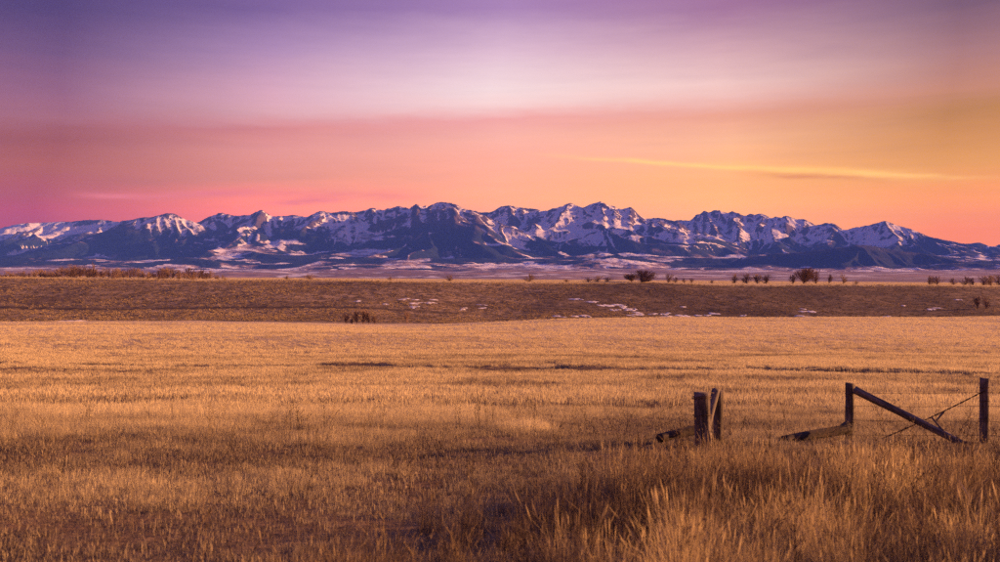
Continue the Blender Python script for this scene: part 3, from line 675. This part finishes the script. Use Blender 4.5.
# ------------------------------------------------------------------ leftover snow on the hillside
smat, s_, sout = new_mat('old_snow')
sb = s_.node('ShaderNodeBsdfPrincipled'); sb.inputs['Roughness'].default_value = .7
ts = s_.node('ShaderNodeTexCoord')
s_.l.new(s_.mix(s_.noise(ts.outputs['Object'], .8, 4, .6), (.55, .54, .56, 1), (.86, .86, .90, 1)), sb.inputs['Base Color'])
s_.l.new(sb.outputs[0], sout.inputs[0])
PATCH = [(408, 299.5, 7, 1.0), (422, 303, 9, 1.0), (417, 307, 5, .9), (432, 300, 3, .8), (466, 309, 5, 1), (482, 304.5, 3, 1),
         (484, 308, 3, 1), (576, 299, 6, 1.2), (590, 302, 5, 1.0), (612, 306, 12, 2.2), (624, 309.5, 12, 1.8), (634, 314, 8, 1.3), (586, 316.5, 5, 1.3), (572, 316.5, 4, 1),
         (558, 316.5, 5, .9), (660, 313.5, 10, 1.2), (676, 316.5, 14, 1.3), (683, 307, 3, 1.1), (698, 315.5, 3, 1), (711, 314.5, 5, 1.7), (745, 315.5, 4, .9), (806, 311, 7, 1.6), (804, 316, 8, .8),
         (888, 316.5, 4, 1.2), (934, 309.5, 7, .9), (902, 305.5, 2, .8), (960, 300, 3, .8), (360, 301, 3, .8), (386, 304, 4, .8), (76, 321, 8, .6)]
V, F = [], []
rs = random.Random(11)
for (px0, py0, wpx0, hpx0) in PATCH:
    for sub in range(max(2, int(wpx0 / 1.2))):           # every drift is a string of small scraps
        px, py = px0 + rs.uniform(-1, 1) * wpx0, py0 + rs.gauss(0, .45) * hpx0
        wpx, hpx = rs.uniform(1.6, 5.0), rs.uniform(.22, .5) * min(hpx0, 1.8)
        cx, cy = ray_ground(px, py, 360, 665)
        sx = wpx / FPX * cy; x1, y1 = ray_ground(px, py - hpx, 360, 665); x0, y0 = ray_ground(px, py + hpx, 360, 665)
        sy = np.clip((y1 - y0) / 2, .5, 9)
        k = len(V); nseg = 12; ph = rs.random() * 50
        V.append((cx, cy, float(T(cx, cy)) + .22))
        for r_i in (.6, 1.0):
            for i in range(nseg):
                a = i / nseg * 2 * math.pi
                f = r_i * (.35 + 1.3 * float(vnoise(ph + 2.2 * math.cos(a), ph + 2.2 * math.sin(a), 3)))
                V.append((cx + sx * f * math.cos(a), cy + sy * f * math.sin(a), r_i))
        for i in range(nseg):
            j = (i + 1) % nseg
            F.append((k, k + 1 + i, k + 1 + j)); F.append((k + 1 + i, k + 1 + nseg + i, k + 1 + nseg + j, k + 1 + j))
VA = np.array(V); ring_ = VA[:, 2].copy(); VA[:, 2] = T(VA[:, 0], VA[:, 1]) + np.where(ring_ == .6, .18, np.where(ring_ == 1.0, .02, .22)); V = VA.tolist()
me = bpy.data.meshes.new('snow'); me.from_pydata(V, [], F); me.shade_smooth()
link('snow', me, smat, kind='stuff', label='thin leftover snow lying in the folds of the brown hillside', category='snow')

# ------------------------------------------------------------------ bare trees and shrubs
bark, b_, bout = new_mat('bare_branches')
bbs = b_.node('ShaderNodeBsdfPrincipled'); bbs.inputs['Roughness'].default_value = .9
tb_ = b_.node('ShaderNodeTexCoord'); oi = b_.node('ShaderNodeObjectInfo')
bc = b_.mix(b_.noise(tb_.outputs['Object'], 1.5, 4, .6), (.15, .105, .085, 1), (.30, .20, .15, 1))
b_.l.new(b_.mix(b_.m('MULTIPLY', oi.outputs['Random'], .5), bc, (.13, .075, .07, 1)), bbs.inputs['Base Color']); b_.l.new(bbs.outputs[0], bout.inputs[0])
def limb(V, F, pts, rads, n):
    """one continuous tapered tube"""
    k0 = len(V); pts = [Vector(p) for p in pts]
    for m_, (p, r) in enumerate(zip(pts, rads)):
        ax = (pts[min(m_ + 1, len(pts) - 1)] - pts[max(m_ - 1, 0)]).normalized(); u = ax.orthogonal().normalized(); v = ax.cross(u)
        for i in range(n):
            t = 2 * math.pi * i / n; V.append(tuple(p + (u * math.cos(t) + v * math.sin(t)) * r))
    for m_ in range(len(pts) - 1):
        for i in range(n):
            a = k0 + m_ * n; F.append((a + i, a + (i + 1) % n, a + n + (i + 1) % n, a + n + i))
def bare_tree(seed, h, width, low, ntips, twigs, rad):
    """returns (trunk mesh, crown mesh): limbs leave the trunk and fork into a cloud of fine twigs"""
    r = random.Random(seed); TV, TF, CV, CF = [], [], [], []
    lean = Vector((r.gauss(0, .05), r.gauss(0, .05), 0)) * h
    axis = lambda t: lean * t * t + Vector((.02 * h * math.sin(5 * t + seed), .02 * h * math.cos(4 * t + seed), t * h))
    limb(TV, TF, [axis(t) + Vector((0, 0, -.3 if t == 0 else 0)) for t in (0, .12, .25, .4, .55, .7, .85)], [rad * f for f in (1.2, .95, .85, .7, .5, .32, .12)], 6)
    lobes = [(r.uniform(0, 6.28), r.uniform(.45, 1), r.uniform(low + .15, .9), r.uniform(.22, .4)) for _ in range(7)]
    for i in range(ntips):
        la, lr, lz, ls = r.choice(lobes)
        zt = min(max(r.gauss(lz, ls * .45), low), 1.0)
        env = width * math.sqrt(max(0.05, 1 - ((zt - (.5 + low / 2)) / (.62 - low / 2)) ** 2))
        a = la + r.gauss(0, .55); rr = env * min(1, abs(r.gauss(lr * .75, .28)))
        tip = axis(zt) + Vector((math.cos(a), math.sin(a), 0)) * rr * h
        s0 = max(.02, zt * .42 - .25 * rr); st_ = axis(s0)
        mid = st_.lerp(tip, .5) + Vector((r.gauss(0, .03), r.gauss(0, .03), -.05 * rr)) * h
        limb(CV, CF, [st_, mid, tip], [rad * .40, rad * .30, .008 * h], 3)
        for k in range(twigs):
            b0 = mid.lerp(tip, r.uniform(.1, 1)); dv = (tip - st_).normalized() * .7 + Vector((r.gauss(0, .6), r.gauss(0, .6), r.gauss(.45, .4)))
            limb(CV, CF, [b0, b0 + dv.normalized() * h * r.uniform(.06, .15)], [.030 * h / 6, .016 * h / 6], 3)
    zmax = max(v[2] for v in CV); f = h / zmax
    out = []
    for nm, V, F in (('trunk', TV, TF), ('crown', CV, CF)):
        me = bpy.data.meshes.new(nm); me.from_pydata([tuple(Vector(v) * f) for v in V], [], F); me.materials.append(bark); out.append(me)
    return out
TREES = {'shrub': [bare_tree(200 + i, 4.0, .68, .05, 80, 7, .08) for i in range(6)],
         'tree': [bare_tree(300 + i, 8.0, .46, .14, 80, 8, .15) for i in range(4)],
         'dense': [bare_tree(400 + i, 8.0, .62, .05, 200, 10, .17) for i in range(3)],
         'thin': [bare_tree(500 + i, 6.0, .28, .10, 50, 8, .12) for i in range(4)]}
def plant(name, kind, px, ypx, hpx, d, label, group=None, wide=1.0, k=None):
    """stand a tree at column px on the ground at distance d, hpx photograph pixels tall"""
    x = (px - 500) / FPX * d; h = 1.15 * hpx / FPX * d
    protos = TREES[kind]; tr, cr = protos[random.randrange(len(protos)) if k is None else k % len(protos)]
    nominal = {'shrub': 4., 'tree': 8., 'dense': 8., 'thin': 6.}[kind]
    o = empty(name, (x, d, float(T(x, d))), label=label, category='tree' if kind != 'shrub' else 'shrub')
    if group: o['group'] = group
    s = h / nominal; wide *= 1.0 if kind == 'thin' else 1.35
    o.scale = (s * wide, s * wide, s); o.rotation_euler = (0, 0, random.random() * 6.28)
    link('trunk', tr, None, o); link('crown', cr, None, o)
    return o
rr = random.Random(3)
# thicket along the bench on the left
for i in range(62):
    px = -6 + 236 * (i + rr.uniform(-.4, .4)) / 62
    h = 6.2 + 4.4 * float(vnoise(px / 14, 2.5, 1)) + rr.uniform(-1.6, 2.0)
    if px < 60: h *= .72
    if px > 190: h *= .85 - (px - 190) / 120
    size = 'tall' if h > 9.0 else 'low' if h < 5.2 else 'middling'
    lab = {'tall': 'tall leafless brown shrub standing up out of the long thicket on the bench', 'low': 'low leafless brown shrub at the thin edge of the long thicket', 'middling': 'leafless brown shrub of middling height in the long thicket on the bench'}[size]
    plant('bare_shrub', 'shrub', px, 0, max(h, 2.6), rr.uniform(690, 790), lab, size + ' shrubs of the long thicket', rr.uniform(.8, 1.3))
plant('bare_tree', 'thin', 94, 0, 14.5, 730, 'taller leafless tree rising above the long thicket')
for px, h, wd, lab in ((287, 4.5, 1.3, 'small leafless shrub beside a wider one, alone past the thicket end'), (310, 5.6, 1.5, 'wide low leafless shrub standing alone just past the thicket end'),
                       (450, 5.8, 1.5, 'rounded leafless shrub on the bench below the domed peak'), (391, 3.5, 1.4, 'tiny leafless shrub on the bench between two larger shrubs')):
    plant('bare_shrub', 'shrub', px, 0, h, 720, lab, None, wd)
for px, h, wd, lab in ((530, 8, 1.2, 'leafless shrub with a low skirt of twigs, apart from the wide clump'), (566, 3.2, 2.2, 'very low flat leafless shrub between two taller shrubs'),):
    plant('bare_shrub', 'shrub', px, 0, h, 720, lab, None, wd)
for px, h, wd in ((588, 4.6, 1.7), (598, 6, 1.5), (607, 4.6, 1.6)):
    plant('bare_shrub', 'shrub', px, 0, h, 720, 'low leafless shrub hugging the side of the big wide clump', 'low shrubs beside the wide clump', wd)
plant('bare_tree', 'dense', 642, 0, 11.5, 720, 'wide dense leafless clump, broadest on the bench', None, 1.75, 0)
plant('bare_tree', 'dense', 632, 0, 8, 726, 'low leafless side clump leaning against the broadest clump', None, 1.4, 1)
for px, h in ((668, 9), (676, 6), (684, 4.5), (692, 5), (712, 4)):
    plant('bare_shrub', 'shrub', px, 0, h, 715, 'slim leafless shrub between the wide clump and the paired trees', 'slim shrubs past the wide clump', .8)
plant('bare_tree', 'tree', 735, 0, 10, 715, 'thin leafless tree, first of the loose pair with open crowns', None, .8, 0)
plant('bare_tree', 'tree', 747, 0, 10.5, 715, 'leafless tree with rounder crown, second of the loose pair', None, 1.1, 1)
for px, h in ((757, 9.5), (767, 9.5)):
    plant('bare_tree', 'tree', px, 0, h, 718, 'broad pale leafless tree between the loose pair and the dark tree', 'broad pale trees by the dark tree', 1.3)
plant('bare_tree', 'dense', 804, 0, 15.5, 715, 'dark dense leafless tree, the tallest on the bench', None, 1.05, 1)
plant('bare_tree', 'tree', 793, 0, 9, 716, 'lower leafless tree tucked against the tallest dark tree', None, 1.0, 2)
plant('bare_tree', 'thin', 816, 0, 13.5, 716, 'slim upright leafless tree just beside the tallest dark tree', None, 1.3, 1)
for px, h in ((829, 9), (843, 10.5)):
    plant('bare_tree', 'thin', px, 0, h, 722, 'slim pale leafless tree alone past the tallest dark tree', 'slim trees past the dark tree', 1.5)
plant('bare_shrub', 'shrub', 856, 0, 4, 722, 'small sparse leafless shrub past the slim trees', None, 1.0)
for px, h, wd in ((929, 8.5, 1.2), (937, 8, 1.2), (953, 7, .9), (966, 8.5, 1.1), (973, 7.5, 1), (983, 8.5, .9), (991, 10.5, 1.0), (999, 11, 1), (1008, 9, 1)):
    plant('bare_shrub', 'shrub', px, 0, h, rr.uniform(700, 740), 'reddish leafless shrub in the broken row where the bench slopes down', 'shrubs of the broken row', wd)
# small trees in the draw below the bench
for i, (px, py, h) in enumerate(((346, 324, 10), (357, 325, 13), (363, 325, 15), (369, 325, 12), (375, 324.5, 9), (352, 324.5, 8))):
    plant('bare_tree', 'thin', px, 0, h, 392, 'small dark leafless tree in the little grove in the draw', 'little grove in the draw', 1.2)
plant('bare_tree', 'thin', 407, 0, 12, 392, 'single dark leafless tree in the draw, apart from the grove', None, 1.0, 2)
for px in (977, 986):
    plant('bare_tree', 'thin', px, 0, 13, 520, 'dark leafless tree low on the shaded hillside below the broken row', 'dark trees low on the hillside', 1.2)

# ------------------------------------------------------------------ fence
wood, wd_, wo = new_mat('weathered_wood')
tw = wd_.node('ShaderNodeTexCoord'); PW = tw.outputs['Object']
gr = wd_.noise(wd_.mapping(PW, (26, 26, 1.6)), 1, 6, .65, .6)
bl = wd_.noise(wd_.mapping(PW, (5, 5, 2.2)), 1, 4, .6)
wc = wd_.ramp(gr, [(.28, (.026, .023, .023, 1)), (.48, (.12, .105, .10, 1)), (.7, (.30, .265, .25, 1))])
wc = wd_.mix(wd_.rng(bl, .45, .65, 0, .75), wc, (.034, .029, .028, 1))
wb = wd_.node('ShaderNodeBsdfPrincipled'); wd_.l.new(wc, wb.inputs['Base Color']); wb.inputs['Roughness'].default_value = .9; wb.inputs['Specular IOR Level'].default_value = .12
wbp = wd_.node('ShaderNodeBump'); wbp.inputs['Strength'].default_value = .9; wbp.inputs['Distance'].default_value = .012
wd_.l.new(gr, wbp.inputs['Height']); wd_.l.new(wbp.outputs[0], wb.inputs['Normal']); wd_.l.new(wb.outputs[0], wo.inputs[0])
rot, rt_, rto = new_mat('dark_rotting_wood')
trt = rt_.node('ShaderNodeTexCoord'); rgn = rt_.noise(rt_.mapping(trt.outputs['Object'], (24, 24, 2.4)), 1, 6, .7, .6)
rbs = rt_.node('ShaderNodeBsdfPrincipled'); rt_.l.new(rt_.ramp(rgn, [(.3, (.016, .013, .014, 1)), (.55, (.05, .042, .042, 1)), (.75, (.12, .10, .10, 1))]), rbs.inputs['Base Color'])
rbs.inputs['Roughness'].default_value = .9; rbs.inputs['Specular IOR Level'].default_value = .08; rt_.l.new(rbs.outputs[0], rto.inputs[0])
grey, g2, g2o = new_mat('silvered_wood')
tg2 = g2.node('ShaderNodeTexCoord')
gg = g2.noise(g2.mapping(tg2.outputs['Object'], (30, 30, 1.8)), 1, 6, .65, .5)
gb2 = g2.node('ShaderNodeBsdfPrincipled'); g2.l.new(g2.ramp(gg, [(.3, (.04, .036, .036, 1)), (.5, (.13, .117, .112, 1)), (.72, (.25, .225, .215, 1))]), gb2.inputs['Base Color'])
gb2.inputs['Roughness'].default_value = .9; gb2.inputs['Specular IOR Level'].default_value = .12; g2.l.new(gb2.outputs[0], g2o.inputs[0])
rust, r2, r2o = new_mat('rusty_wire')
rb2 = r2.node('ShaderNodeBsdfPrincipled'); tr2 = r2.node('ShaderNodeTexCoord')
r2.l.new(r2.mix(r2.noise(tr2.outputs['Object'], 40, 3), (.035, .022, .018, 1), (.10, .055, .035, 1)), rb2.inputs['Base Color'])
rb2.inputs['Metallic'].default_value = .35; rb2.inputs['Roughness'].default_value = .65; r2.l.new(rb2.outputs[0], r2o.inputs[0])

def pole(name, a, b, ra, rb, seed, mat, parent=None, nseg=16, nr=20, square=0.0, chip=.02):
    """a rough round timber between two world points; local Z runs along it"""
    r = np.random.default_rng(seed); a, b = Vector(a), Vector(b); L = (b - a).length
    V, F = [], []
    for j in range(nseg + 1):
        t = j / nseg; rad = ra + (rb - ra) * t
        bow = .012 * L * math.sin(math.pi * t + seed)
        for i in range(nr):
            an = 2 * math.pi * i / nr
            k = 1 + .10 * (float(vnoise(3 * math.cos(an) + seed, 3 * math.sin(an) + t * 4, seed)) - .5) * 2 + .05 * math.cos(2 * an + seed)
            # drying cracks run along the grain
            k -= .10 * (abs(math.sin(an * 2.5 + seed * 1.7 + .5 * t)) < .10)
            sq = 1 / max(abs(math.cos(an)), abs(math.sin(an))); k *= (1 - square) + square * min(sq, 1.3) * .9
            z = t * L + ((chip * .5 * (float(vnoise(2 * math.cos(an) + seed, 2 * math.sin(an), 2)) - .5) * 2 + r.normal(0, .002)) if j == nseg else 0)
            V.append((rad * k * math.cos(an) + bow, rad * k * math.sin(an), z))
    for j in range(nseg):
        for i in range(nr):
            i2 = (i + 1) % nr; F.append((j * nr + i, j * nr + i2, (j + 1) * nr + i2, (j + 1) * nr + i))
    k = len(V); V.append((0, 0, L - .006)); V.append((0, 0, 0))
    for i in range(nr):
        i2 = (i + 1) % nr; F.append((nseg * nr + i, nseg * nr + i2, k)); F.append((i2, i, k + 1))
    me = bpy.data.meshes.new(name); me.from_pydata(V, [], F); me.shade_smooth(); me.update()
    o = link(name, me, mat, parent)
    M = (b - a).to_track_quat('Z', 'Y')
    if parent is not None: o.location = a - parent.location
    else: o.location = a
    o.rotation_euler = M.to_euler()
    return o
def at(px, py, d): return Vector(((px - 500) / FPX * d, d, CZ + zy(py, d)))
def gnd(px, d): x = (px - 500) / FPX * d; return Vector((x, d, float(T(x, d))))
def wire_mesh(name, pts, rad, mat, parent=None, barbs=0, n=6, origin=None):
    V, F = [], []; o_ = origin or Vector((0, 0, 0))
    for a, b in zip(pts[:-1], pts[1:]): tube(V, F, Vector(a) - o_, Vector(b) - o_, rad, rad, n)
    if barbs:
        r = random.Random(len(pts) + int(1000 * rad)); acc = 0
        for a, b in zip(pts[:-1], pts[1:]):
            a, b = Vector(a), Vector(b); acc += (b - a).length
            if acc > barbs:
                acc = 0; c = (a + b) / 2 - o_
                for s in range(2):
                    dv = Vector((r.gauss(0, .5), r.gauss(0, .5), r.gauss(0, 1))).normalized() * .022; tube(V, F, c - dv, c + dv, rad * .8, rad * .5, 3)
    me = bpy.data.meshes.new(name); me.from_pydata(V, [], F); me.shade_smooth()
    o = link(name, me, mat, parent)
    if origin is not None and parent is None: o.location = origin
    return o
def ring(center, rad, n=20, tilt=.1, wob=.06):
    return [center + Vector((rad * math.cos(t), rad * math.sin(t), tilt * rad * math.cos(t + 1) + wob * rad * math.sin(3 * t))) for t in [2 * math.pi * i / n for i in range(n + 1)]]

# thick gate post with wire loops
def upright(name, px_base, px_top, py_top, d, rb_, rt, seed, label, square=0.0, mat=wood, bury=.5):
    b = gnd(px_base, d); t = at(px_top, py_top, d)
    e = empty(name, b, label=label, category='post')
    dirn = (t - b).normalized()
    pole('shaft', b - dirn * bury, t, rb_, rt, seed, mat, e, square=square)
    return e, b, t
D1, D2, D3, D4 = 17.0, 17.9, 19.4, 18.0
e, b1, t1 = upright('fence_post', 703.5, 701.5, 392.5, D1, .150, .138, 11, 'thick dark gate post with a wire loop round its top', .35)
for f, rd in ((.93, .160), (.90, .158), (.60, .164)):
    c = b1.lerp(t1, f); wire_mesh('wire_loop', ring(c, rd), .006, rust, e, 0, 5, b1)
e, b2, t2 = upright('fence_post', 718.5, 718.0, 390.5, D2, .082, .092, 12, 'slimmer dark post standing close behind the thick gate post', .1)
c = b2.lerp(t2, .95); wire_mesh('wire_loop', ring(c, .092), .006, rust, e, 0, 5, b2)
# silvered pole leaning on it, and the pale stick of the wire gate
lp = pole('leaning_pole', at(707.5, 428, 17.4), at(716.0, 389.5, 17.72), .058, .068, 13, grey)
lp['label'] = 'silvered round pole leaning between the thick and slim gate posts'; lp['category'] = 'pole'
ls = pole('gate_stick', at(708.8, 438, 17.05), at(706.2, 412, 17.18), .022, .020, 14, grey, nr=10)
ls['label'] = 'thin pale stick standing against the thick gate post'; ls['category'] = 'stick'
# wire between the two gate posts
tw_ = wire_mesh('tie_wire', [t1 + Vector((.05, 0, -.02)), t1.lerp(t2, .5) + Vector((0, 0, -.015)), t2 + Vector((0, -.08, -.05))], .005, rust)
tw_['label'] = 'short tie wire joining the tops of the two gate posts'; tw_['category'] = 'wire'
# corner post, brace and line post
e, b3, t3 = upright('fence_post', 850.5, 850, 383, D3, .094, .088, 15, 'corner post holding the upper end of the diagonal brace', .1)
for f in (.82, .58, .33): wire_mesh('wire_loop', ring(b3.lerp(t3, f), .10), .005, rust, e, 0, 5, b3)
e, b4, t4 = upright('fence_post', 983.5, 985, 378, D4, .080, .084, 16, 'line post with the twisted brace wire tied near its top', .05)
for f in (.86, .66, .4): wire_mesh('wire_loop', ring(b4.lerp(t4, f), .093), .005, rust, e, 0, 5, b4)
br = pole('brace_pole', at(968.5, 446.5, 17.95), at(855, 389.5, 19.30), .064, .078, 17, wood)
br['label'] = 'diagonal brace pole slanting from the corner post down to the grass'; br['category'] = 'pole'
# logs lying at the feet of the posts
lg = pole('fallen_log', at(659, 438.0, 17.2), at(695.5, 430.0, 17.7), .078, .086, 18, rot)
lg['label'] = 'short dark log lying in grass against the thick gate post'; lg['category'] = 'log'
lg = pole('fallen_log', at(783, 440.0, 18.2), at(848.5, 429.0, 19.2), .082, .10, 19, rot)
lg['label'] = 'long dark log sloping up to the foot of the corner post'; lg['category'] = 'log'
st = pole('chock_log', at(838, 430.5, 19.0), at(848, 424.5, 19.22), .060, .072, 24, rot)
st['label'] = 'stubby dark log end stacked on the long log by the corner post'; st['category'] = 'log'
# barbed wire between corner post, line post and on out to the right
e5 = gnd(1135, 15.6)
RN = ['top', 'second', 'third', 'lowest']
for i, (ya, yb, yc) in enumerate(((393, 392.5, 392), (406, 406, 407), (420, 421, 423), (434.5, 435, 438))):
    A, B, Cc = at(850, ya, D3 - .09), at(984, yb, D4 - .085), at(1135, yc, 15.6)
    pts = []
    for (p, q2, sag) in ((A, B, .012), (B, Cc, .03)):
        for k in range(15):
            t = k / 14; pp = p.lerp(q2, t); pp.z -= sag * 4 * t * (1 - t); pp.z += .004 * math.sin(9 * t + i); pts.append(pp)
    o = wire_mesh('barbed_wire', pts, .0030, rust, None, .12, 5)
    o['label'] = f'{RN[i]} barbed wire strand running from the corner post past the line post'; o['category'] = 'wire'
# twisted brace wire with its tightening stick
p0, p1, pm = at(985, 390.5, D4 - .085), at(882, 438.5, 19.0), at(943, 412.5, 18.35)
pts = []
for k in range(25):
    t = k / 24; c = p0.lerp(p1, t); c.z -= .03 * math.sin(math.pi * t); pts.append(c)
bw = empty('brace_wire', p1, label='twisted brace wire slanting down from the line post with a tightening stick', category='wire')
for s in (0, 1):
    tp = [c + Vector((.008 * math.cos(k * 2.2 + s * math.pi), 0, .011 * math.sin(k * 2.2 + s * math.pi))) for k, c in enumerate(pts)]
    wire_mesh('strand', tp, .0075, rust, bw, 0, 5, p1)
ts_ = pole('tightening_stick', at(936.5, 420.5, 18.36), at(944.0, 411.5, 18.36), .017, .024, 20, wood, bw, nr=10)
ts2 = pole('stay_stick', at(943.5, 431, 18.24), at(931.5, 417, 18.40), .020, .016, 21, grey, bw, nr=10)
# slack strands left of the gate, sagging into the grass
for i, (y0, px1, d1) in enumerate(((396, 590, 20.0), (408.5, 620, 18.6), (421, 640, 18.0))):
    A, B = at(699, y0, 16.95), gnd(px1, d1) + Vector((0, 0, .12 - .03 * i)); pts = []
    for k in range(20):
        t = k / 19; pp = A.lerp(B, t); pp.z -= .04 * 4 * t * (1 - t); pp.z += .006 * math.sin(11 * t + i); pts.append(pp)
    o = wire_mesh('barbed_wire', pts, .0022, rust, None, .12, 5)
    o['label'] = ('highest', 'middle', 'lowest')[i] + ' slack barbed wire trailing from the thick gate post into the grass'; o['category'] = 'wire'
